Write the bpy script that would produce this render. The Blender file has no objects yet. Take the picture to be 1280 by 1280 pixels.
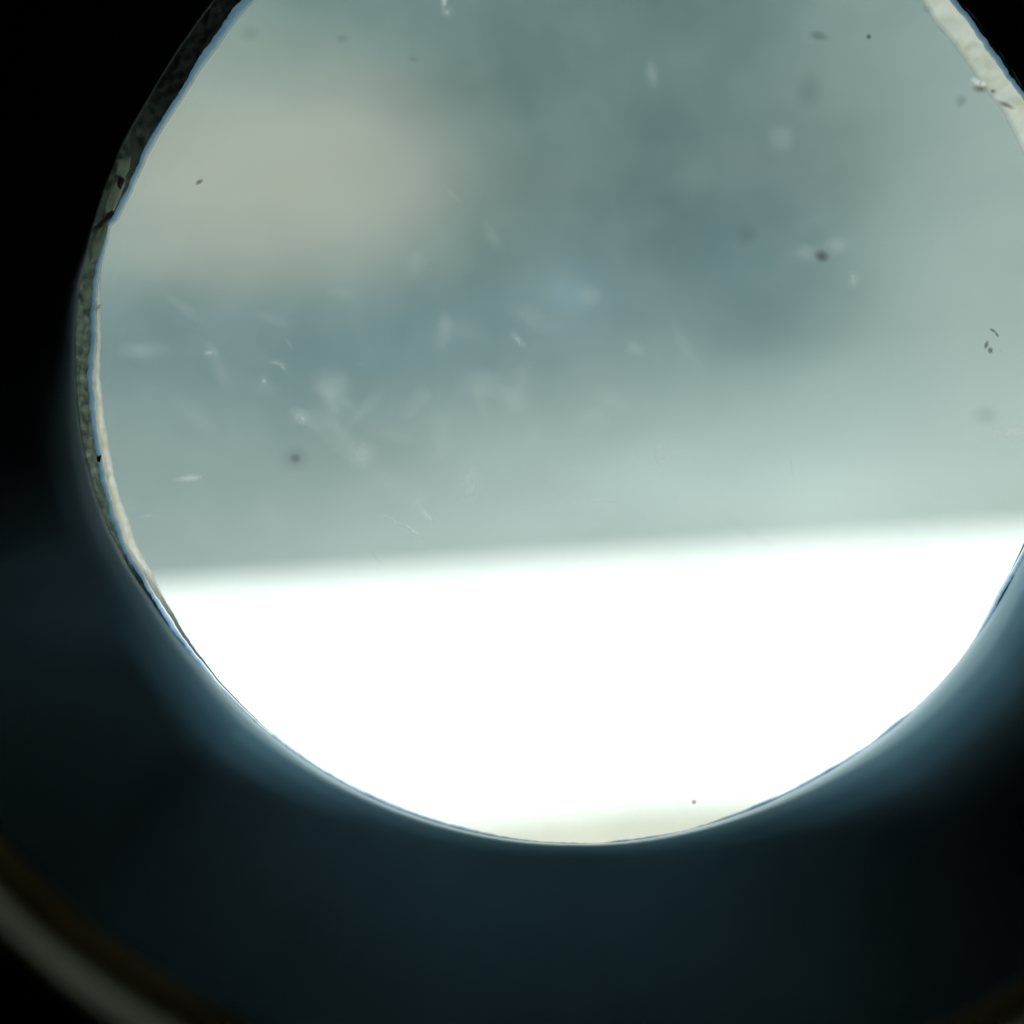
import bpy, math, random
from mathutils import Vector, Matrix
R = math.radians
rnd = random.Random(7)
S = bpy.context.scene
COL = S.collection

# ------------------------------------------------------------------ camera
EYE = Vector((0.0, 0.0, 1.5))                 # metres; the eye looks out through a porthole in a hut wall
PITCH, ROLL = 3.40, 3.95
FRAME = Matrix.Translation(EYE) @ Matrix.Rotation(R(PITCH), 4, 'X') @ Matrix.Rotation(R(ROLL), 4, 'Y')
cd = bpy.data.cameras.new('camera')
cam = bpy.data.objects.new('camera', cd); COL.objects.link(cam)
cam.matrix_world = FRAME @ Matrix.Rotation(R(90), 4, 'X')
cd.sensor_width = 36; cd.lens = 30; cd.clip_start = 0.002; cd.clip_end = 20000
cd.dof.use_dof = True; cd.dof.focus_distance = 0.1215; cd.dof.aperture_fstop = 4.8; cd.dof.aperture_blades = 0
S.camera = cam

# ------------------------------------------------------------------ world: Nishita sky under a deck of soft cloud
SUN_EL, SUN_AZ = 50.0, 102.0                  # azimuth clockwise from the view direction
w = bpy.data.worlds.new('World'); S.world = w; w.use_nodes = True
nt = w.node_tree; nt.nodes.clear(); L = nt.links
def N(tree, kind, **kw):
    n = tree.nodes.new(kind)
    for k, v in kw.items(): setattr(n, k, v)
    return n
def math_(tree, op, a, b=None, c=None, clamp=False):
    n = tree.nodes.new('ShaderNodeMath'); n.operation = op; n.use_clamp = clamp
    for i, v in enumerate((a, b, c)):
        if v is None: continue
        if isinstance(v, (int, float)): n.inputs[i].default_value = v
        else: tree.links.new(v, n.inputs[i])
    return n.outputs[0]
def mixc(tree, f, a, b, mode='MIX'):
    n = tree.nodes.new('ShaderNodeMix'); n.data_type = 'RGBA'; n.blend_type = mode
    for s, v in ((n.inputs[0], f), (n.inputs[6], a), (n.inputs[7], b)):
        if isinstance(v, (int, float)): s.default_value = v
        elif isinstance(v, (tuple, list)): s.default_value = (*v, 1)
        else: tree.links.new(v, s)
    return n.outputs[2]
def lin(r, g, b, k=1.0):
    f = lambda c: (c/255/12.92 if c/255 <= .04045 else ((c/255+.055)/1.055)**2.4)*k
    return (f(r), f(g), f(b))

sky = N(nt, 'ShaderNodeTexSky'); sky.sky_type = 'NISHITA'; sky.sun_disc = False
sky.sun_elevation = R(SUN_EL); sky.sun_rotation = R(SUN_AZ)
tc = N(nt, 'ShaderNodeTexCoord')
sep = N(nt, 'ShaderNodeSeparateXYZ'); L.new(tc.outputs['Generated'], sep.inputs[0])
az = math_(nt, 'ARCTAN2', sep.outputs[0], sep.outputs[1])       # radians, right positive
el = math_(nt, 'ARCSINE', sep.outputs[2])
comb = N(nt, 'ShaderNodeCombineXYZ'); L.new(az, comb.inputs[0]); L.new(el, comb.inputs[1])
noi = N(nt, 'ShaderNodeTexNoise'); noi.inputs['Scale'].default_value = 3.2; noi.inputs['Detail'].default_value = 3
mp = N(nt, 'ShaderNodeMapping'); mp.inputs['Scale'].default_value = (1, 1, 2.6); mp.inputs['Location'].default_value = (.3, .1, .7)
L.new(tc.outputs['Generated'], mp.inputs[0]); L.new(mp.outputs[0], noi.inputs['Vector'])
K = 8.5                                        # colours below are what the sky shows; background strength is 0.1
CLOUDS = []                                     # (azimuth, elevation, half width, half height, amount, colour)
def px_dir(px, py):
    v = Vector(((px-640)/1280*1.2, 1, (640-py)/1280*1.2)); v = (FRAME.to_3x3() @ v).normalized()
    return math.atan2(v.x, v.y), math.asin(v.z)
def cloud(px, py, hw, hh, amount, rgb, power=1.0):
    a, e = px_dir(px, py); CLOUDS.append((a, e, hw, hh, amount, lin(*rgb, K), power))
BASE = lin(104, 130, 126, K)
cloud(640, 640, 9.0, .30, .30, (150, 170, 166))         # thin veil towards the horizon, all round
cloud(640, 740, 9.0, .165, .72, (176, 190, 187))        # pale band low over the horizon
cloud(1400, 640, .66, .175, .93, (198, 218, 212), 1.35)  # brighter to the right
cloud(1290, 250, .20, .30, .78, (170, 187, 177), 1.6)   # light bank on the right
cloud(800, 190, .29, .13, .70, (92, 116, 112), 1.8)    # dark block above the middle
cloud(960, 350, .13, .09, .50, (94, 124, 124), 1.6)
cloud(560, 400, .15, .05, .45, (104, 134, 136), 1.4)
cloud(300, 215, .235, .118, .92, (182, 187, 171), 1.5)
cloud(430, 190, .14, .11, .25, (168, 176, 160), 1.3)  # warm grey cloud on the left
cloud(250, 60, .16, .075, .50, (150, 170, 158), 1.3)
cloud(120, 120, .06, .30, .40, (160, 178, 170), 1.4)
cloud(330, 435, .40, .058, .66, (108, 136, 137), 1.6)   # blue grey band under it
cloud(760, 10, .14, .045, .35, (82, 108, 102), 1.3)
cloud(1080, 30, .09, .08, .40, (146, 166, 160), 1.3)
cloud(720, 365, .05, .05, .28, (140, 168, 182))
cur = None
hn = math_(nt, 'MULTIPLY_ADD', noi.outputs['Fac'], .5, .75)
n1 = N(nt, 'ShaderNodeVectorMath', operation='SCALE'); n1.inputs[0].default_value = BASE; L.new(hn, n1.inputs['Scale'])
cur = n1.outputs[0]
for a, e, hw, hh, amt, c, pw in CLOUDS:
    da = math_(nt, 'MULTIPLY', math_(nt, 'SUBTRACT', az, a), 1/hw)
    de = math_(nt, 'MULTIPLY', math_(nt, 'SUBTRACT', el, e), 1/hh)
    wob = math_(nt, 'MULTIPLY_ADD', noi.outputs['Fac'], .9, -.45)
    q = math_(nt, 'ADD', math_(nt, 'MULTIPLY', da, da), math_(nt, 'MULTIPLY', de, de))
    q = math_(nt, 'POWER', math_(nt, 'MAXIMUM', math_(nt, 'ADD', q, wob), 0.0), pw)
    g = math_(nt, 'MULTIPLY', math_(nt, 'EXPONENT', math_(nt, 'MULTIPLY', q, -1.0)), amt, clamp=True)
    cur = mixc(nt, g, cur, c)
mp2 = N(nt, 'ShaderNodeMapping'); mp2.inputs['Scale'].default_value = (1, 1, 3.5); L.new(tc.outputs['Generated'], mp2.inputs[0])
no2 = N(nt, 'ShaderNodeTexNoise'); no2.inputs['Scale'].default_value = 6.5; no2.inputs['Detail'].default_value = 2.5; L.new(mp2.outputs[0], no2.inputs['Vector'])
mot = N(nt, 'ShaderNodeVectorMath', operation='SCALE'); L.new(cur, mot.inputs[0]); L.new(math_(nt, 'MULTIPLY_ADD', no2.outputs['Fac'], .34, .83), mot.inputs['Scale'])
final = mixc(nt, .94, sky.outputs[0], mot.outputs[0])      # a thin part of the blue sky comes through the deck
bg = N(nt, 'ShaderNodeBackground'); bg.inputs['Strength'].default_value = .1
L.new(final, bg.inputs['Color'])
wo = N(nt, 'ShaderNodeOutputWorld'); L.new(bg.outputs[0], wo.inputs[0])

# ------------------------------------------------------------------ sun
sd = bpy.data.lights.new('sun', 'SUN'); sd.energy = 5.0; sd.angle = R(.53); sd.color = (1, .955, .9)
sun = bpy.data.objects.new('sun', sd); COL.objects.link(sun)
dv = Vector((math.sin(R(SUN_AZ))*math.cos(R(SUN_EL)), math.cos(R(SUN_AZ))*math.cos(R(SUN_EL)), math.sin(R(SUN_EL))))
sun.rotation_euler = dv.to_track_quat('Z', 'Y').to_euler(); sun.location = (8, -2, 10)

S.view_settings.view_transform = 'Standard'; S.view_settings.look = 'None'
S.view_settings.exposure = .25; S.view_settings.gamma = 1; S.view_settings.use_curve_mapping = False
S.render.engine = 'CYCLES'; S.cycles.use_denoising = True
S.cycles.max_bounces = 10; S.cycles.transparent_max_bounces = 24; S.cycles.diffuse_bounces = 5
S.cycles.caustics_reflective = True

# ------------------------------------------------------------------ helpers
def mat(name, color, rough=.6, spec=.5, metallic=0):
    m = bpy.data.materials.new(name); m.use_nodes = True
    b = m.node_tree.nodes['Principled BSDF']
    b.inputs['Base Color'].default_value = (*color, 1); b.inputs['Roughness'].default_value = rough
    b.inputs['Specular IOR Level'].default_value = spec; b.inputs['Metallic'].default_value = metallic
    return m, m.node_tree, b
def noise(t, scale, detail=4, rough=.6, coord='Object', stretch=None):
    c = N(t, 'ShaderNodeTexCoord'); n = N(t, 'ShaderNodeTexNoise')
    n.inputs['Scale'].default_value = scale; n.inputs['Detail'].default_value = detail; n.inputs['Roughness'].default_value = rough
    src = c.outputs[coord]
    if stretch:
        m = N(t, 'ShaderNodeMapping'); m.inputs['Scale'].default_value = stretch; t.links.new(src, m.inputs[0]); src = m.outputs[0]
    t.links.new(src, n.inputs['Vector']); return n.outputs['Fac']
def ramp(t, f, stops):
    r = N(t, 'ShaderNodeValToRGB'); e = r.color_ramp.elements
    while len(e) < len(stops): e.new(.5)
    for i, (p, c) in enumerate(stops): e[i].position = p; e[i].color = (*c, 1)
    t.links.new(f, r.inputs[0]); return r.outputs[0]
def bump(t, b, h, strength, dist):
    n = N(t, 'ShaderNodeBump'); n.inputs['Strength'].default_value = strength; n.inputs['Distance'].default_value = dist
    t.links.new(h, n.inputs['Height']); t.links.new(n.outputs[0], b.inputs['Normal'])
def mesh_obj(name, verts, faces, m, parent=None, smooth=True, frame=None):
    me = bpy.data.meshes.new(name); me.from_pydata([tuple(v) for v in verts], [], faces); me.update()
    if smooth: me.polygons.foreach_set('use_smooth', [True]*len(me.polygons))
    me.materials.append(m)
    o = bpy.data.objects.new(name, me); COL.objects.link(o)
    if parent: o.parent = parent
    if frame is not None: o.matrix_world = frame
    return o
def box(name, lo, hi, m):
    x0, y0, z0 = lo; x1, y1, z1 = hi
    v = [(x0,y0,z0),(x1,y0,z0),(x1,y1,z0),(x0,y1,z0),(x0,y0,z1),(x1,y0,z1),(x1,y1,z1),(x0,y1,z1)]
    return mesh_obj(name, v, [(0,3,2,1),(4,5,6,7),(0,1,5,4),(1,2,6,5),(2,3,7,6),(3,0,4,7)], m, smooth=False)
def P(px, py, y):                               # a point of the porthole's own frame: x right, y outward, z up
    return Vector(((px-640)/1280*1.2*y, y, (640-py)/1280*1.2*y))

# ------------------------------------------------------------------ ground
def height(x, y):
    d = math.hypot(x, y)
    k = min(1, max(0, (d-7)/30))
    return k*(.16*math.sin(x*.13+1)*math.cos(y*.09)+.10*math.sin(x*.31+y*.22)) * (1 if d < 400 else 0)
snow, t, b = mat('snow', (.86, .88, .90), .75, .3)
n = noise(t, .35, 6)
t.links.new(ramp(t, n, [(.3, (.80, .87, .875)), (.7, (.86, .915, .92))]), b.inputs['Base Color'])
bump(t, b, noise(t, 3.0, 8), .5, .04)
rad = [0, 2, 3, 4, 4.8, 5.2, 6, 7, 8.5, 10, 12, 15, 19, 24, 30, 38, 50, 65, 90, 130, 200, 320, 520, 900, 2000, 6000]
NS = 160; v = [(0, 0, 0)]; f = []
for r_ in rad[1:]:
    for i in range(NS):
        a = 2*math.pi*i/NS; x, y = r_*math.sin(a), r_*math.cos(a); v.append((x, y, height(x, y)))
for i in range(NS): f.append((0, 1+(i+1) % NS, 1+i))
for k in range(len(rad)-2):
    for i in range(NS):
        p = 1+k*NS; j = (i+1) % NS; f.append((p+i, p+j, p+NS+j, p+NS+i))
o = mesh_obj('snow_field', v, f, snow); o['kind'] = 'structure'; o['label'] = 'bright sunlit snow field seen out of focus below the horizon'

path, t, b = mat('path_sand', (.50, .51, .45), .9, .2)
n = noise(t, 1.6, 8)
t.links.new(ramp(t, n, [(.3, (.45, .46, .40)), (.7, (.58, .59, .52))]), b.inputs['Base Color'])
bump(t, b, noise(t, 14, 8), .6, .02)
v = []; f = []; nx = 90
for i in range(nx+1):
    x = -12+24*i/nx
    w0 = 3.4+.12*math.sin(x*1.1); w1 = 4.98+.10*math.sin(x*.9+1)+.06*math.sin(x*2.7)
    v += [(x, w0, .02), (x, w0+.15, .035), (x, w1-.2, .035), (x, w1, .012)]
for i in range(nx):
    for k in range(3): f.append((4*i+k, 4*i+4+k, 4*i+5+k, 4*i+1+k))
o = mesh_obj('path', v, f, path); o['kind'] = 'structure'; o['label'] = 'pale swept path crossing the snow at the foot of the view'

# ------------------------------------------------------------------ dark hut round the eye; its unseen sides are added to shut out light
dark, t, b = mat('black_paint', (.012, .013, .014), .7, .3)
bump(t, b, noise(t, 60, 5), .2, .002)
def struct(o, label): o['kind'] = 'structure'; o['label'] = label; return o
WY0, WY1 = .084, .112
struct(box('floor', (-1.6, -2.6, .02), (1.6, WY0, .06), dark), 'unseen dark floor added to shut out light behind the eye')
struct(box('ceiling', (-1.6, -2.6, 2.5), (1.6, WY1, 2.56), dark), 'unseen dark ceiling added to shut out light behind the eye')
struct(box('wall', (-1.66, -2.6, .06), (-1.6, WY1, 2.5), dark), 'unseen left wall added to shut out light behind the eye')
struct(box('wall', (1.6, -2.6, .06), (1.66, WY1, 2.5), dark), 'unseen right wall added to shut out light behind the eye')
struct(box('wall', (-1.66, -2.66, .06), (1.66, -2.6, 2.56), dark), 'unseen rear wall added to shut out light behind the eye')
# front wall: a slab with a round hole for the porthole
AX = P(714, 460, .12)                           # the porthole's axis in its own frame
HC = FRAME @ Vector((AX.x, .10, AX.z))
HR = .112; NH = 128
v = []; f = []
for yy in (WY0, WY1):
    for i in range(NH):
        a = 2*math.pi*i/NH; v.append((HC.x+HR*math.cos(a), yy, HC.z+HR*math.sin(a)))
    for i in range(NH):
        a = 2*math.pi*i/NH; c, s = math.cos(a), math.sin(a); m_ = max(abs(c), abs(s))
        x = max(-1.6, min(1.6, HC.x+1.9*c/m_)); z = max(.06, min(2.5, HC.z+1.9*s/m_)); v.append((x, yy, z))
for i in range(NH):
    j = (i+1) % NH
    f.append((i, NH+i, NH+j, j)); f.append((2*NH+i, 2*NH+j, 3*NH+j, 3*NH+i)); f.append((i, j, 2*NH+j, 2*NH+i))
struct(mesh_obj('wall', v, f, dark, smooth=False), 'black front wall of the hut around the porthole')

# ------------------------------------------------------------------ porthole outline, measured round its axis
CX, CY = 714, 460
C1 = [(318,0),(275,55),(250,90),(227,126),(205,160),(193,181),(180,206),(165,240),(152,265),(147,276),(139,283),(134,305),(128,330),(126,360),
      (126,385),(126.5,420),(126,440),(126,470),(128,490),(131,520),(136,550),(139,570),(145,600),(158,640),(172,680),(190,715),(200,735),
      (225,780),(243,810),(268,842),(292,870),(332,909),(372,940),(405,962),(440,981),(500,1008),(560,1029),(590,1036),(640,1047),(690,1052),
      (740,1053),(800,1047),(860,1036),(900,1023),(960,999),(1010,975),(1060,946),(1080,934),(1115,906),(1160,869),(1195,832),(1220,795),
      (1245,745),(1262,715),(1276,687),(1296,640),(1318,560),(1330,460),(1322,350),(1304,260),(1276,190),(1265,165),(1250,135),(1235,118),
      (1222,100),(1205,75),(1185,50),(1165,25),(1150,0),(1080,-70),(960,-135),(820,-170),(700,-178),(560,-155),(430,-95)]
def ang(px, py): return math.degrees(math.atan2(CY-py, px-CX)) % 360
T1 = sorted((ang(x, y), math.hypot(x-CX, y-CY)) for x, y in C1)
def interp(tab, a):
    a %= 360
    for i in range(len(tab)):
        a0, r0 = tab[i]; a1, r1 = tab[(i+1) % len(tab)]
        if i == len(tab)-1: a1 += 360; a = a if a >= a0 else a+360
        if a0 <= a <= a1: u = (a-a0)/(a1-a0); return r0+(r1-r0)*u
    if a < tab[0][0]:
        a0, r0 = tab[-1]; a0 -= 360; a1, r1 = tab[0]; return r0+(r1-r0)*(a-a0)/(a1-a0)
    return tab[0][1]
WA = [(0,15),(20,28),(35,32),(46,30),(60,20),(90,8),(120,.6),(150,.6),(167,.6),(171,5),(180,9),(187,12),(192,12),(200,14),(205,12),(209,8),(220,2),(232,.3),(270,.2),(320,.2),(335,.5),(342,4),(350,8)]
WB = [(0,6),(30,7),(46,6),(100,8),(130,13),(135,11),(145,9),(150,8),(160,7),(170,6),(180,7),(190,6),(200,6),(210,6),(230,5),(270,3.5),(300,4),(330,5)]
WC = [(0,3),(46,3),(80,8),(120,26),(130,29),(140,27),(148,26),(154,26),(160,24),(165,22),(170,20),(180,15),(190,14),(195,12),(200,8),(206,4),(220,.8),(270,.3),(300,.3),(330,.3)]
NA = 1440
T1S = [(a*3, sum(interp(T1, a*3+d) for d in range(-12, 13, 2))/13) for a in range(120)]
from mathutils import noise as mn
def jag(a, s, k): return k*mn.noise(Vector((math.cos(R(a))*s, math.sin(R(a))*s, s*.37)))
def rad1(a): return interp(T1, a)+jag(a, 22, 1.2)+jag(a, 90, .7)
def radA(a): return rad1(a)+interp(WA, a)*(1+jag(a, 9, .10))+min(1.0, interp(WA, a)*.1)*jag(a, 60, 1.2)
def radB(a): return radA(a)+interp(WB, a)*(1+jag(a, 14, .3)+jag(a, 120, .15))
def radC(a): return radB(a)+interp(WC, a)*(1+jag(a, 25, .15))+1.5
def radS(a): return -2+interp(T1S, a)+interp(WA, a)+interp(WB, a)+interp(WC, a)
def at(a, r, y):                                # point at angle a, r pixels of the 12 cm plane from the axis, y metres out
    return P(CX+r*math.cos(R(a)), CY-r*math.sin(R(a)), .12)*1.0 if y is None else Vector(P(CX+r*math.cos(R(a)), CY-r*math.sin(R(a)), y))
def band(name, f_in, f_out, y_in, y_out, thick, m, parent, steps=6, dome=.0003, rough=0.0):
    """closed ring with an upper face between two outlines, domed towards the eye, with real thickness"""
    v = []; f = []; M_ = steps+3
    for i in range(NA):
        a = 360*i/NA; ri, ro = f_in(a), f_out(a); yo = y_out(a); th = thick*min(1, (ro-ri)/8)
        for k in range(steps+1):
            u = k/steps; y = y_in+(yo-y_in)*u-dome*math.sin(math.pi*u)
            if rough and 0 < k < steps: y += rough*mn.noise(Vector((math.cos(R(a))*60, math.sin(R(a))*60, u*4)))
            v.append(at(a, ri+(ro-ri)*u, y))
        v.append(at(a, ro, yo+th)); v.append(at(a, ri, y_in+th))
    for i in range(NA):
        j = (i+1) % NA
        for k in range(M_):
            l = (k+1) % M_
            if k != steps+1: f.append((i*M_+k, i*M_+l, j*M_+l, j*M_+k))
    o = mesh_obj(name, v, f, m, parent); ul = o.data.uv_layers.new(name='UVMap')
    for lp in o.data.loops:
        k = lp.vertex_index % M_; ul.data[lp.index].uv = (min(k, steps)/steps if k != steps+2 else 0, lp.vertex_index//M_/NA)
    return o

def thing(name, label, cat):
    o = bpy.data.objects.new(name, None); COL.objects.link(o); o.matrix_world = FRAME; o.empty_display_size = .05
    o['label'] = label; o['category'] = cat; o['kind'] = 'thing'; return o
port = thing('porthole', 'black round porthole tube with a worn cream and blue rim, set in the dark wall', 'porthole')

# --- the glossy black barrel: a bullnose at the outer rim, a flare towards the eye
gl, t, b = mat('black_enamel', (.020, .028, .034), .3, .5)
n = noise(t, 55, 6)
t.links.new(ramp(t, n, [(.3, (.14, .18, .225)), (.75, (.22, .27, .34))]), b.inputs['Base Color'])
t.links.new(math_(t, 'MULTIPLY_ADD', noise(t, 35, 3), .08, .19), b.inputs['Roughness'])
bump(t, b, noise(t, 700, 3), .12, .0002)
b.inputs['Specular IOR Level'].default_value = .12
uvn = N(t, 'ShaderNodeUVMap'); sun_ = N(t, 'ShaderNodeSeparateXYZ'); t.links.new(uvn.outputs[0], sun_.inputs[0]); painted_light = sun_.outputs[0]
t.links.new(mixc(t, painted_light, (.012, .014, .016), b.inputs['Base Color'].links[0].from_socket), b.inputs['Base Color'])  # shade painted into the wall colour: near black where the tube stays dark
g2 = N(t, 'ShaderNodeBsdfGlossy'); g2.inputs[0].default_value = (.010, .016, .020, 1); t.links.new(mixc(t, painted_light, (.006, .008, .009), (.050, .078, .108)), g2.inputs[0]); g2.inputs['Roughness'].default_value = .62; ad2 = N(t, 'ShaderNodeAddShader')
gs = N(t, 'ShaderNodeBsdfGlossy'); t.links.new(mixc(t, painted_light, (.004, .005, .005), ramp(t, noise(t, 50, 5), [(.3, (.075, .165, .24)), (.7, (.105, .235, .34))])), gs.inputs[0])   # blue-black anodised gloss
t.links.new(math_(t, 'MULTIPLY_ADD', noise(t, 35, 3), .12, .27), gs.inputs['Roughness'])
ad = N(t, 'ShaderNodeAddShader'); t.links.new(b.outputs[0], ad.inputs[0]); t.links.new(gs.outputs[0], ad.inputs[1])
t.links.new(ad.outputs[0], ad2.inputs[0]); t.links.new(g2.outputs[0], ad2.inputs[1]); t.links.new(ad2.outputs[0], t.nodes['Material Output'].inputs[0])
def yC(a): return .1197-.00016*interp(WC, a)
RHO = [(0,.015),(20,.001),(40,.0002),(90,.0002),(150,.0002),(180,.0003),(192,.002),(203,.012),(215,.045),(228,.065),(245,.05),(270,.035),(290,.05),(308,.085),(322,.11),(336,.09),(350,.03)]
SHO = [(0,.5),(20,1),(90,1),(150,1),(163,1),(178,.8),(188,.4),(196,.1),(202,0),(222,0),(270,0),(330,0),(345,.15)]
R2 = [(0,.012),(225,.012),(250,.008),(270,.006),(290,.008),(310,.012)]
LIT = [(0,.35),(15,.05),(90,.03),(175,.03),(192,.06),(204,.20),(214,.48),(225,.85),(232,1),(245,.62),(270,.40),(292,.60),(306,1),(335,1),(348,.7)]   # painted light round the barrel: full in the lower glow, shaded dark above
DEL = [(0,4),(30,2),(90,2),(150,2),(190,2),(203,6),(215,10),(228,11),(245,8),(270,5),(290,8),(308,11),(322,11),(336,10),(350,6)]
PX12 = 1.2*.12/1280
def barrel():
    v = []; f = []; M_ = None; SHP = []
    for i in range(NA//2):
        a = 720*i/NA; e = Vector((math.cos(R(a)), math.sin(R(a))))
        rc = radS(a); Tp = P(CX+rc*e.x, CY-rc*e.y, yC(a))
        rT = (Vector((Tp.x, Tp.z))-Vector((AX.x, AX.z))).dot(e)
        beta = math.atan(Vector((Tp.x, Tp.z)).dot(e)/Tp.y)
        rho = interp(RHO, a)
        dl = R(interp(DEL, a))
        near = (.0788, .085)
        sh = interp(SHO, a)
        def arc(p, a0, a1, rr, n):              # points of an arc whose surface angle goes from a0 to a1, starting at p
            c = (p[0]+rr*math.cos(a0), p[1]+rr*math.sin(a0))
            return [(c[0]-rr*math.cos(a0+(a1-a0)*q/n), c[1]-rr*math.sin(a0+(a1-a0)*q/n)) for q in range(1, n+1)]
        back = arc((rT, Tp.y), -beta, -beta-R(7), rho, 4)
        prof = [(back[-1][0]+.013, back[-1][1]-.001), (back[-1][0]+.012, back[-1][1]+.0004)]+back[::-1]+[(rT, Tp.y)]
        prof += arc((rT, Tp.y), -beta, -beta+dl, rho, 14)
        p0 = prof[-1]; a0 = -beta+dl; best = None; r2 = interp(R2, a)*(1-sh)+.0002
        mid = (p0[0]+(near[0]-p0[0])*(.6+.4*sh)+.0155*sh**3, p0[1]-.0008+(near[1]-p0[1]+.0008)*(.6*(1-sh)+.03)); dest = mid if sh > .02 else near
        if sh <= .02: mid = ((p0[0]+near[0])*.5, (p0[1]+near[1])*.5)
        for q in range(0, 1100):
            al = a0+R(q*.1); p = (p0[0]+r2*math.cos(a0)-r2*math.cos(al), p0[1]+r2*math.sin(a0)-r2*math.sin(al))
            tx, ty = math.sin(al), -math.cos(al); dx, dy = dest[0]-p[0], dest[1]-p[1]
            cr = abs(tx*dy-ty*dx) if tx*dx+ty*dy > 0 else 9
            if best is None or cr < best[0]: best = (cr, al)
        prof += arc(p0, a0, best[1], r2, 16)
        s = prof[-1]
        if sh <= .02: mid = (s[0]+(near[0]-s[0])*.6, s[1]+(near[1]-s[1])*.6)
        for q in range(1, 15):
            u = q/14; prof.append((s[0]+(mid[0]-s[0])*u, s[1]+(mid[1]-s[1])*u))
        for q in range(1, 9):
            u = q/8; prof.append((mid[0]+(near[0]-mid[0])*u, mid[1]+(near[1]-mid[1])*u))
        for r_, y_ in prof: v.append((AX.x+r_*e.x, y_, AX.z+r_*e.y))
        M_ = len(prof)
        SHP += [max(0, min(1, (k-(M_-12))/6))*min(1, interp(SHO, a)*14) for k in range(M_)]  # more painted shade: dims the near end at the top and left
    n_ = NA//2
    # outside skin closes the barrel
    for i in range(n_):
        j = (i+1) % n_
        for k in range(M_-1): f.append((i*M_+k, j*M_+k, j*M_+k+1, i*M_+k+1))
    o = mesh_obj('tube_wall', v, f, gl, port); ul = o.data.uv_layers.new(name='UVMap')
    for lp in o.data.loops: ul.data[lp.index].uv = (interp(LIT, 720*(lp.vertex_index//M_)/NA)*(1-.97*SHP[lp.vertex_index]), (lp.vertex_index % M_)/M_)
    return o
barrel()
def lathe(name, prof, m, parent, n=360, close=True, wob=0):
    v = []; f = []; M_ = len(prof)
    for i in range(n):
        a = 2*math.pi*i/n
        for k, (r_, y_) in enumerate(prof):
            rr = r_+(wob*mn.noise(Vector((math.cos(a)*5, math.sin(a)*5, k*.6))) if wob else 0)
            v.append((AX.x+rr*math.cos(a), y_, AX.z+rr*math.sin(a)))
    for i in range(n):
        j = (i+1) % n
        for k in range(M_ if close else M_-1):
            l = (k+1) % M_; f.append((i*M_+k, j*M_+k, j*M_+l, i*M_+l))
    return mesh_obj(name, v, f, m, parent)
RN = .0818
lipm, t, b = mat('lip_olive', (.42, .43, .36), .6, .4)
t.links.new(ramp(t, noise(t, 60, 5, stretch=(1, 1, 1)), [(.3, (.55, .45, .31)), (.7, (.80, .67, .48))]), b.inputs['Base Color'])
lathe('front_lip', [(.0790, .0853), (.0792, .0846), (RN-.0004, .0846), (RN, .0850), (RN-.0002, .0838), (RN-.0008, .0832), (RN-.0006, .0826), (RN-.0014, .0808), (RN-.0012, .0802), (RN-.0021, .0786), (RN-.0019, .0780), (RN-.0023, .0770), (RN-.001, .0766), (RN+.0030, .0766), (RN+.0030, .0870), (RN+.0008, .0870)], lipm, port, wob=.0003)
lathe('flange', [(RN+.0028, .0768), (RN+.0060, .0760), (.134, .0760), (.136, .0770), (.136, .0838), (RN+.0028, .0838)], dark, port)
lathe('outer_flange', [(.0800, .1185), (.0805, .1195), (.136, .1195), (.137, .1185), (.137, .1122), (.1105, .1122), (.1105, .1160), (.0800, .1165)], gl, port)
lathe('outer_sleeve', [(.1050, .0845), (.1095, .0845), (.1095, .1180), (.1050, .1180)], dark, port)
def wall_pt(u, e=None): return (.0735+(RN-.0735)*u, .108+(.085-.108)*u)

# --- rim rings
crm = bpy.data.materials.new('cream_liner'); crm.use_nodes = True; t = crm.node_tree; t.nodes.clear()
df = N(t, 'ShaderNodeBsdfDiffuse'); tr = N(t, 'ShaderNodeBsdfTranslucent'); mx = N(t, 'ShaderNodeMixShader'); mx.inputs[0].default_value = .95
cc = ramp(t, noise(t, 260, 6), [(.3, (.84, .79, .64)), (.5, (.99, .96, .84)), (.7, (1, 1, .97))])
t.links.new(cc, df.inputs[0]); t.links.new(cc, tr.inputs[0])
bn = N(t, 'ShaderNodeBump'); bn.inputs['Strength'].default_value = .6; bn.inputs['Distance'].default_value = .0003
t.links.new(noise(t, 500, 5), bn.inputs['Height']); t.links.new(bn.outputs[0], df.inputs['Normal'])
t.links.new(df.outputs[0], mx.inputs[1]); t.links.new(tr.outputs[0], mx.inputs[2])
uvc = N(t, 'ShaderNodeUVMap'); suc = N(t, 'ShaderNodeSeparateXYZ'); t.links.new(uvc.outputs[0], suc.inputs[0])
tra = N(t, 'ShaderNodeBsdfTransparent'); mxc = N(t, 'ShaderNodeMixShader')     # the cut inner edge is thin and clear
t.links.new(math_(t, 'MULTIPLY', math_(t, 'SUBTRACT', 1.0, math_(t, 'MULTIPLY', suc.outputs[0], 3.5, clamp=True)), .8), mxc.inputs[0])
t.links.new(mx.outputs[0], mxc.inputs[1]); t.links.new(tra.outputs[0], mxc.inputs[2])
om = N(t, 'ShaderNodeOutputMaterial'); t.links.new(mxc.outputs[0], om.inputs[0])

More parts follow.
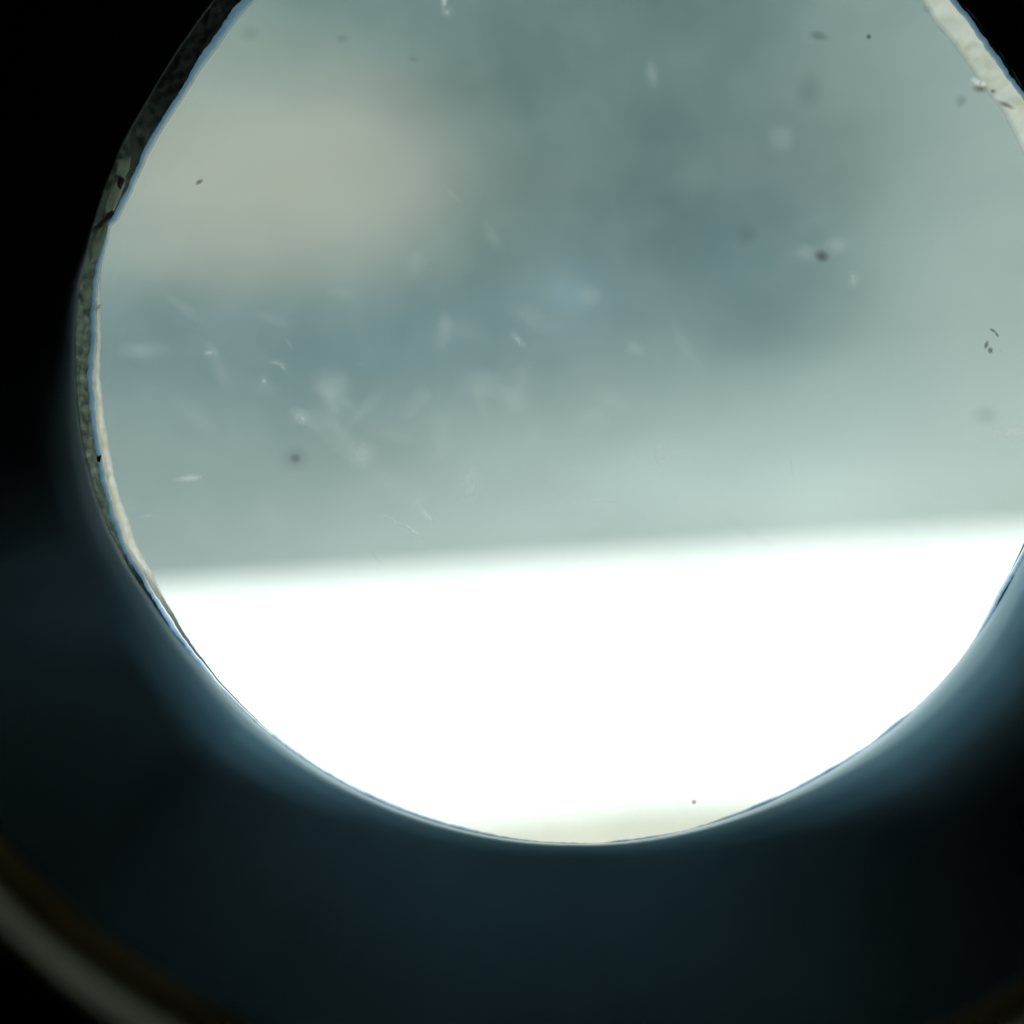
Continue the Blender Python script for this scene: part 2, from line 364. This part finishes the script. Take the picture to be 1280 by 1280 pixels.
def film_mat(name, inner, outer, body, amount, rough=.15):
    m = bpy.data.materials.new(name); m.use_nodes = True; t = m.node_tree; t.nodes.clear()
    uv = N(t, 'ShaderNodeUVMap'); su = N(t, 'ShaderNodeSeparateXYZ'); t.links.new(uv.outputs[0], su.inputs[0]); u = su.outputs[0]
    a = N(t, 'ShaderNodeBsdfTransparent'); t.links.new(ramp(t, u, [(0, (.93, .96, .97)), (.2, inner), (.8, outer), (1, tuple(c*.75 for c in outer))]), a.inputs[0])
    tr = N(t, 'ShaderNodeBsdfTranslucent'); tr.inputs[0].default_value = (*body, 1)
    g = N(t, 'ShaderNodeBsdfGlossy'); g.inputs['Roughness'].default_value = rough; g.inputs[0].default_value = (.8, .9, 1, 1)
    m1 = N(t, 'ShaderNodeMixShader'); m2 = N(t, 'ShaderNodeMixShader')
    k = math_(t, 'MULTIPLY_ADD', noise(t, 200, 5), .7, amount-.35, clamp=True)
    t.links.new(math_(t, 'MULTIPLY', k, math_(t, 'MULTIPLY', u, 2.5, clamp=True)), m1.inputs[0])
    m2.inputs[0].default_value = .03
    t.links.new(a.outputs[0], m1.inputs[1]); t.links.new(tr.outputs[0], m1.inputs[2])
    t.links.new(m1.outputs[0], m2.inputs[1]); t.links.new(g.outputs[0], m2.inputs[2])
    om = N(t, 'ShaderNodeOutputMaterial'); t.links.new(m2.outputs[0], om.inputs[0]); return m
blue = film_mat('blue_film', (.58, .72, .84), (.15, .29, .48), (.30, .46, .66), .40)

rgh, t, b = mat('rough_fibre', (.1, .11, .09), .9, .15)
nn = noise(t, 620, 8, .75)
t.links.new(ramp(t, nn, [(.30, (.06, .07, .06)), (.52, (.14, .165, .13)), (.70, (.30, .33, .25)), (.85, (.42, .48, .42))]), b.inputs['Base Color'])
bump(t, b, noise(t, 600, 8, .7), 1.0, .0006)
tcf = N(t, 'ShaderNodeTexCoord'); spf = N(t, 'ShaderNodeSeparateXYZ'); t.links.new(tcf.outputs['Object'], spf.inputs[0])
thin = math_(t, 'MULTIPLY_ADD', spf.outputs[2], -30.0, 1.75, clamp=True)     # the fibre layer is darker towards its top and lets less through
trf = N(t, 'ShaderNodeBsdfTranslucent'); t.links.new(ramp(t, nn, [(.30, (.10, .13, .10)), (.55, (.24, .31, .24)), (.75, (.45, .52, .40))]), trf.inputs[0])
src_ = b.inputs['Base Color'].links[0].from_socket
t.links.new(mixc(t, math_(t, 'MULTIPLY_ADD', thin, .9, .1), (.007, .008, .008), src_), b.inputs['Base Color'])
mxf = N(t, 'ShaderNodeMixShader'); t.links.new(math_(t, 'MULTIPLY_ADD', thin, .62, .02), mxf.inputs[0])
t.links.new(b.outputs[0], mxf.inputs[1]); t.links.new(trf.outputs[0], mxf.inputs[2])
t.links.new(mxf.outputs[0], t.nodes['Material Output'].inputs[0])

band('cream_liner', rad1, radA, .1214, lambda a: .1201, .0006, crm, port, dome=.0001, rough=.0002)
band('blue_film', radA, radB, .1201, lambda a: .1198, .0002, blue, port, dome=.0001)
band('rough_edge', radB, lambda a: radC(a)+min(4, interp(WC, a)*.5), .1198, lambda a: yC(a)+.0002, .0004, rgh, port, steps=10, dome=.0003, rough=.0009)

# torn flakes, nicks and cracks on the rim
flk, t, b = mat('torn_fibre', (.3, .33, .27), .8, .3)
t.links.new(ramp(t, noise(t, 500, 6), [(.3, (.22, .27, .24)), (.6, (.45, .50, .40)), (.8, (.72, .76, .62))]), b.inputs['Base Color'])
def lit_through(t, b, col, share):
    tr = N(t, 'ShaderNodeBsdfTranslucent'); tr.inputs[0].default_value = (*col, 1); m_ = N(t, 'ShaderNodeMixShader'); m_.inputs[0].default_value = share
    t.links.new(b.outputs[0], m_.inputs[1]); t.links.new(tr.outputs[0], m_.inputs[2]); t.links.new(m_.outputs[0], t.nodes['Material Output'].inputs[0])
lit_through(t, b, (.75, .85, .72), .5)
nick, t, b = mat('nick_dark', (.02, .018, .014), .9, .1)
chip_m, t, b = mat('white_chip', (.9, .92, .92), .35, .6)
lit_through(t, b, (1, 1, 1), .7)
brown, t, b = mat('brown_fibre', (.16, .12, .07), .9, .1); lit_through(t, b, (.30, .24, .14), .5)
def blob(name, pts, y, h, m, parent, label=None, jitter=.4, slope=0):
    """small solid chip: outline in the rim's plane, raised by h towards the eye"""
    pp = []
    k = 3
    for i in range(len(pts)):
        (x0, y0), (x1, y1) = pts[i], pts[(i+1) % len(pts)]
        for q in range(k): u = q/k; pp.append((x0+(x1-x0)*u+rnd.uniform(-jitter, jitter), y0+(y1-y0)*u+rnd.uniform(-jitter, jitter)))
    def Y(x, y_): return y-slope*max(0, math.hypot(x-CX, y_-CY)-radB(ang(x, y_)))
    cx = sum(p[0] for p in pp)/len(pp); cy = sum(p[1] for p in pp)/len(pp); n_ = len(pp)
    v = [P(x, y_, Y(x, y_)) for x, y_ in pp]+[P(cx+(x-cx)*.7, cy+(y_-cy)*.7, Y(cx+(x-cx)*.7, cy+(y_-cy)*.7)-h*rnd.uniform(.8, 1.1)) for x, y_ in pp]+[P(cx, cy, Y(cx, cy)-h*1.15), P(cx, cy, Y(cx, cy)+.0001)]
    f = []
    for i in range(n_):
        j = (i+1) % n_
        f += [(i, j, n_+j, n_+i), (n_+i, n_+j, 2*n_), (j, i, 2*n_+1)]
    o = mesh_obj(name, v, f, m, parent, smooth=False)
    if label: o['label'] = label
    return o
blob('torn_flake', [(147,218),(158,222),(156,232),(149,250),(140,268),(127,276),(131,252),(139,232)], .1190, .0005, flk, port, 'pale green torn flake on the upper left of the rim', slope=.00016)
blob('torn_flake', [(147,200),(164,196),(162,212),(156,222),(143,219)], .1190, .0003, flk, port, 'grey torn flake above the green one', slope=.00016)
blob('torn_flake', [(122,285),(136,277),(134,292),(124,322),(112,330),(113,304)], .1190, .0003, flk, port, 'long grey flake below the crack', slope=.00016)
blob('crack', [(141,262),(143,268),(128,282),(112,294),(110,290),(124,278)], .1185, .0002, nick, port, 'dark slit across the rim', slope=.00016)
blob('crack', [(150,219),(156,224),(151,238),(147,232)], .1184, .0002, nick, port, 'small dark slit beside the flake', slope=.00016)
blob('crack', [(120,571),(127,569),(125,578),(121,577)], .1200, .0003, nick, port, 'dark nick in the cream rim')
blob('chip', [(118,384),(125,380),(126,383),(120,391),(117,389)], .1203, .0004, chip_m, port, 'pale chip where the cream rim begins', .3)

# ------------------------------------------------------------------ window pane
pane = thing('window_pane', 'clear round pane filling the porthole, speckled with dust and scratches', 'window pane')
pm = bpy.data.materials.new('clear_pane'); pm.use_nodes = True; t = pm.node_tree; t.nodes.clear()
a_ = N(t, 'ShaderNodeBsdfTransparent'); a_.inputs[0].default_value = (.965, .985, .98, 1)
tr = N(t, 'ShaderNodeBsdfTranslucent'); tr.inputs[0].default_value = (.85, .9, .9, 1)
m1 = N(t, 'ShaderNodeMixShader')
dn = ramp(t, noise(t, 40, 8, .7), [(.40, (.006,)*3), (.70, (.085,)*3)])
t.links.new(dn, m1.inputs[0]); t.links.new(a_.outputs[0], m1.inputs[1]); t.links.new(tr.outputs[0], m1.inputs[2])
g = N(t, 'ShaderNodeBsdfGlossy'); g.inputs['Roughness'].default_value = .03; fr = N(t, 'ShaderNodeFresnel'); fr.inputs[0].default_value = 1.3
m2 = N(t, 'ShaderNodeMixShader'); t.links.new(math_(t, 'MULTIPLY', fr.outputs[0], .6), m2.inputs[0]); t.links.new(m1.outputs[0], m2.inputs[1]); t.links.new(g.outputs[0], m2.inputs[2])
om = N(t, 'ShaderNodeOutputMaterial'); t.links.new(m2.outputs[0], om.inputs[0])
v = []; f = []; n_ = 360
for yy in (.1216, .1226):
    for i in range(n_): v.append(at(360*i/n_, interp(T1, 360*i/n_)+1.5, yy))
f = [tuple(range(n_)), tuple(reversed(range(n_, 2*n_)))]+[(i, n_+i, n_+(i+1) % n_, (i+1) % n_) for i in range(n_)]
mesh_obj('glass', v, f, pm, pane, smooth=False)

speck_m, t, b = mat('dust_dark', (.05, .055, .06), .9, .1)
YP = .1214
def speck(pts, label, h=.0002, j=.5): return blob('dust_speck', pts, YP, h, speck_m, pane, label, j)
def star(x, y, r, n=9, sx=1, sy=1, rot=0):
    out = []
    for i in range(n):
        a = 2*math.pi*i/n; q = r*rnd.uniform(.55, 1.15); X, Y = q*sx*math.cos(a), q*sy*math.sin(a)
        out.append((x+X*math.cos(rot)-Y*math.sin(rot), y+X*math.sin(rot)+Y*math.cos(rot)))
    return out
def smudge_mat(name, color, strength, p=1.0, nscale=350, nmix=.5, transl=True):
    """a thin soft-edged deposit: dense in the middle, gone at the outline (per-object coordinates, radius 1)"""
    m = bpy.data.materials.new(name); m.use_nodes = True; t = m.node_tree; t.nodes.clear()
    uv = N(t, 'ShaderNodeUVMap'); sub = N(t, 'ShaderNodeVectorMath', operation='LENGTH'); t.links.new(uv.outputs[0], sub.inputs[0])
    fall = math_(t, 'SUBTRACT', 1.0, sub.outputs['Value'], clamp=True)
    sm = math_(t, 'MULTIPLY', math_(t, 'MULTIPLY', fall, fall), math_(t, 'MULTIPLY_ADD', fall, -2.0, 3.0))
    fac = math_(t, 'MULTIPLY', math_(t, 'POWER', sm, p), strength)
    fac = math_(t, 'MULTIPLY', fac, math_(t, 'MULTIPLY_ADD', noise(t, nscale, 5), nmix*2, 1-nmix), clamp=True)
    a = N(t, 'ShaderNodeBsdfTransparent'); tr = N(t, 'ShaderNodeBsdfTranslucent' if transl else 'ShaderNodeBsdfDiffuse'); tr.inputs[0].default_value = (*color, 1)
    m1 = N(t, 'ShaderNodeMixShader'); t.links.new(fac, m1.inputs[0]); t.links.new(a.outputs[0], m1.inputs[1]); t.links.new(tr.outputs[0], m1.inputs[2])
    om = N(t, 'ShaderNodeOutputMaterial'); t.links.new(m1.outputs[0], om.inputs[0]); return m
film_n = [0]
def deposit(name, m, x, y, rx, ry, rot, label, parent=None, yy=None):
    film_n[0] += 1; yy = (yy or .12115)-film_n[0]*.000009; parent = parent or pane
    n_ = 28; v = [P(x, y, yy)]; uvs = [(0, 0)]; f = []
    for ring, k in ((.5, 1), (1, 2)):
        for i in range(n_):
            a = 2*math.pi*i/n_; X, Y = ring*rx*math.cos(a), ring*ry*math.sin(a); c, s = math.cos(R(rot)), math.sin(R(rot))
            v.append(P(x+X*c+Y*s, y-X*s+Y*c, yy)); uvs.append((ring*math.cos(a), ring*math.sin(a)))
    for i in range(n_):
        j = (i+1) % n_; f += [(0, 1+i, 1+j), (1+i, 1+n_+i, 1+n_+j, 1+j)]
    o = mesh_obj(name, v, f, m, parent)
    ul = o.data.uv_layers.new(name='UVMap')
    for lp in o.data.loops: ul.data[lp.index].uv = uvs[lp.vertex_index]
    if label: o['label'] = label
    return o
pale = smudge_mat('pale_smudge', (.9, .95, .95), .38)
faint = smudge_mat('faint_smudge', (.9, .96, .97), .22)
bluish = smudge_mat('bluish_smudge', (.55, .80, 1.0), .22)
grey = smudge_mat('grey_smudge', (.10, .13, .12), .32, transl=False)
greyf = smudge_mat('grey_faint_smudge', (.10, .13, .12), .15, transl=False)
darkm = smudge_mat('dark_smudge', (.08, .13, .15), .62, 1.2, 500, .3, transl=False)
bright = smudge_mat('bright_scratch', (1, 1, 1), .68, 1.2, 420, .7)
fine = smudge_mat('fine_scratch', (.95, 1, 1), .32, 1.2, 500, .8)
for mm, x, y, rx, ry, rot, nm, lb in [
    (bluish,708,368,34,36,0,'smudge','soft bluish spot in the middle of the pane'),
    (pale,825,566,24,34,0,'smudge','pale spot right of centre above the horizon'),
    (pale,588,604,24,38,0,'smudge','pale upright spot near the centre'),
    (pale,453,568,26,26,20,'smudge','round pale smear end left of centre'),
    (faint,428,545,46,16,-50,'smudge','slanting pale smear left of centre'),
    (pale,375,520,20,14,-30,'smudge','small pale patch left of the smear'),
    (faint,410,480,34,30,0,'smudge','faint pale patch above the smear'),
    (faint,415,505,14,26,20,'smudge',None),(faint,612,485,52,18,-12,'smudge','wide faint smear below the bluish spot'),
    (faint,642,500,30,20,-30,'smudge',None),(faint,740,525,34,24,0,'smudge',None),(faint,815,92,12,24,10,'smudge','pale upright smear near the top'),
    (faint,975,173,24,24,0,'smudge','round pale spot in the upper right of the pane'),(faint,795,436,20,12,-40,'smudge',None),
    (faint,556,410,14,30,0,'smudge',None),(faint,720,600,40,26,0,'smudge',None),(faint,1008,316,26,18,0,'smudge','pale halo left of the dark spot'),
    (faint,1046,306,22,16,0,'smudge',None),(faint,1068,350,12,16,-20,'smudge',None),
    (greyf,935,294,22,20,0,'smudge','grey spot left of the dark spot'),(greyf,1012,112,26,30,0,'smudge','grey green spot at the upper right'),
    (grey,1024,45,18,9,-10,'smudge','grey oval mark near the top right'),(greyf,1232,520,26,18,0,'smudge',None),
    (greyf,428,48,12,8,0,'smudge',None),(greyf,516,74,9,7,0,'smudge',None),(greyf,312,42,18,14,0,'smudge','faint grey spot near the top left'),
    (darkm,1027,320,15,11,-15,'smudge','dark blurred spot right of centre, the largest'),
    (grey,369,573,10,9,0,'smudge','dark fuzzy spot left of centre'),
    (greyf,369,573,26,22,0,'smudge',None),
    (bright,235,598,26,6.5,6,'scratch','bright horizontal glint at the left'),
    (fine,184,645,13,4,4,'scratch',None),
    (bright,516,663,22,3.4,-38,'scratch','bright slanting scratch just above the horizon'),
    (fine,494,652,30,4,-33,'scratch',None),
    (bright,534,644,19,6,-45,'scratch','short feathered scratch above the slanting one'),
    (fine,522,628,12,20,-20,'scratch',None),
    (fine,648,425,20,7,-48,'scratch','fine scratch left of the bluish spot'),
    (fine,262,441,14,6,5,'scratch','fine curved scratch at the left'),
    (fine,346,454,16,4.5,-15,'scratch',None),(fine,354,460,10,3.5,-50,'scratch',None),
    (fine,330,476,8,6,-50,'scratch',None),
    (fine,378,523,12,8,-30,'scratch',None),(fine,1066,347,4,12,10,'scratch',None),
    (bright,555,2,7,13,0,'scratch','bright glint at the very top of the pane'),
    (fine,558,15,12,8,0,'scratch',None),
    (bright,1264,540,34,9,2,'scratch','bright smear at the right edge of the pane'),
    (faint,180,438,46,16,0,'smudge',None),(fine,748,628,34,5,3,'scratch',None),(faint,736,370,22,22,0,'smudge',None),
    (greyf,1200,125,12,10,40,'smudge',None)]:
    deposit(nm, mm, x, y, rx, ry, rot, lb)
brownm = smudge_mat('brown_fleck', (.22, .18, .11), .8, .8, 600, .4)
whitem = smudge_mat('white_glint', (1, 1, 1), 1.0, .6, 500, .2)
for mm, x, y, rx, ry, rot, nm, lb in [
    (brownm,1257,131,15,4.5,-24,'burr','thin brown mark across the cream rim'),(brownm,1241,114,5,4,0,'burr','tiny brown dot on the cream rim'),
    (brownm,1225,111,12,7,-5,'burr','dark fleck under the white chip'),(whitem,1222,103,13,6,-35,'chip','white glinting chip on the upper right rim'),
    (whitem,1229,105,6,5,0,'chip',None),(greyf,1202,128,14,7,55,'burr',None),(greyf,1159,12,10,7,-40,'burr',None)]:
    deposit(nm, mm, x, y, rx, ry, rot, lb, port, .1203)
specm = smudge_mat('speck_grit', (.12, .15, .17), .68, .5, 400, .2, transl=False)
for x, y, rx, ry, rot, lb in [
    (249,227.5,6.5,3.2,33,'small dark speck on the warm grey patch at the upper left'),(1086,46,4,4,0,'small round dark speck near the top right rim'),
    (867.5,1002.5,3.6,3.6,0,'tiny dark speck over the bright snow'),(1233,431,3.2,6.5,-20,'dark speck near the right edge, left of a pair'),
    (1238,438,4.2,5,0,'bluish dark speck near the right edge, right of a pair'),(1241,413,5,2.2,-30,'thin curved hair near the right edge'),(1246,418,5,2,-55,None)]:
    deposit('dust_speck', specm, x, y, rx, ry, rot, lb)
veil = smudge_mat('thin_smear', (.9, .96, .97), .13, 1, 160, .6)
hair = smudge_mat('hairline', (1, 1, 1), .16, 1, 900, .5)
for q in range(46):                              # wiped and streaky film left on the middle and lower left of the pane
    deposit('smudge', veil, rnd.gauss(560, 210), rnd.gauss(500, 95), rnd.uniform(18, 60), rnd.uniform(10, 26), rnd.gauss(-35, 35), None)
for q in range(16):
    deposit('scratch', hair, rnd.gauss(600, 270), rnd.gauss(430, 170), rnd.uniform(6, 20), rnd.uniform(1.6, 4), rnd.gauss(-40, 25), None)
# very fine dust over the whole pane: nobody could count it
v = []; f = []
for q in range(420):
    a = rnd.uniform(0, 360); rr = 585*math.sqrt(rnd.random()); x, y = CX+rr*math.cos(R(a)), CY-rr*math.sin(R(a)); s = rnd.uniform(.4, .9)
    k = len(v); yy = .12145
    v += [P(x-s, y, yy), P(x, y-s, yy), P(x+s*rnd.uniform(.6, 1.6), y, yy), P(x, y+s, yy), P(x, y, yy-.00006)]
    f += [(k, k+1, k+4), (k+1, k+2, k+4), (k+2, k+3, k+4), (k+3, k, k+4)]
fd = bpy.data.materials.new('fine_dust'); fd.use_nodes = True; fd.node_tree.nodes['Principled BSDF'].inputs['Base Color'].default_value = (.3, .33, .33, 1)
fd.node_tree.nodes['Principled BSDF'].inputs['Alpha'].default_value = .35
o = mesh_obj('fine_dust', v, f, fd, pane, smooth=False); o['kind'] = 'stuff'
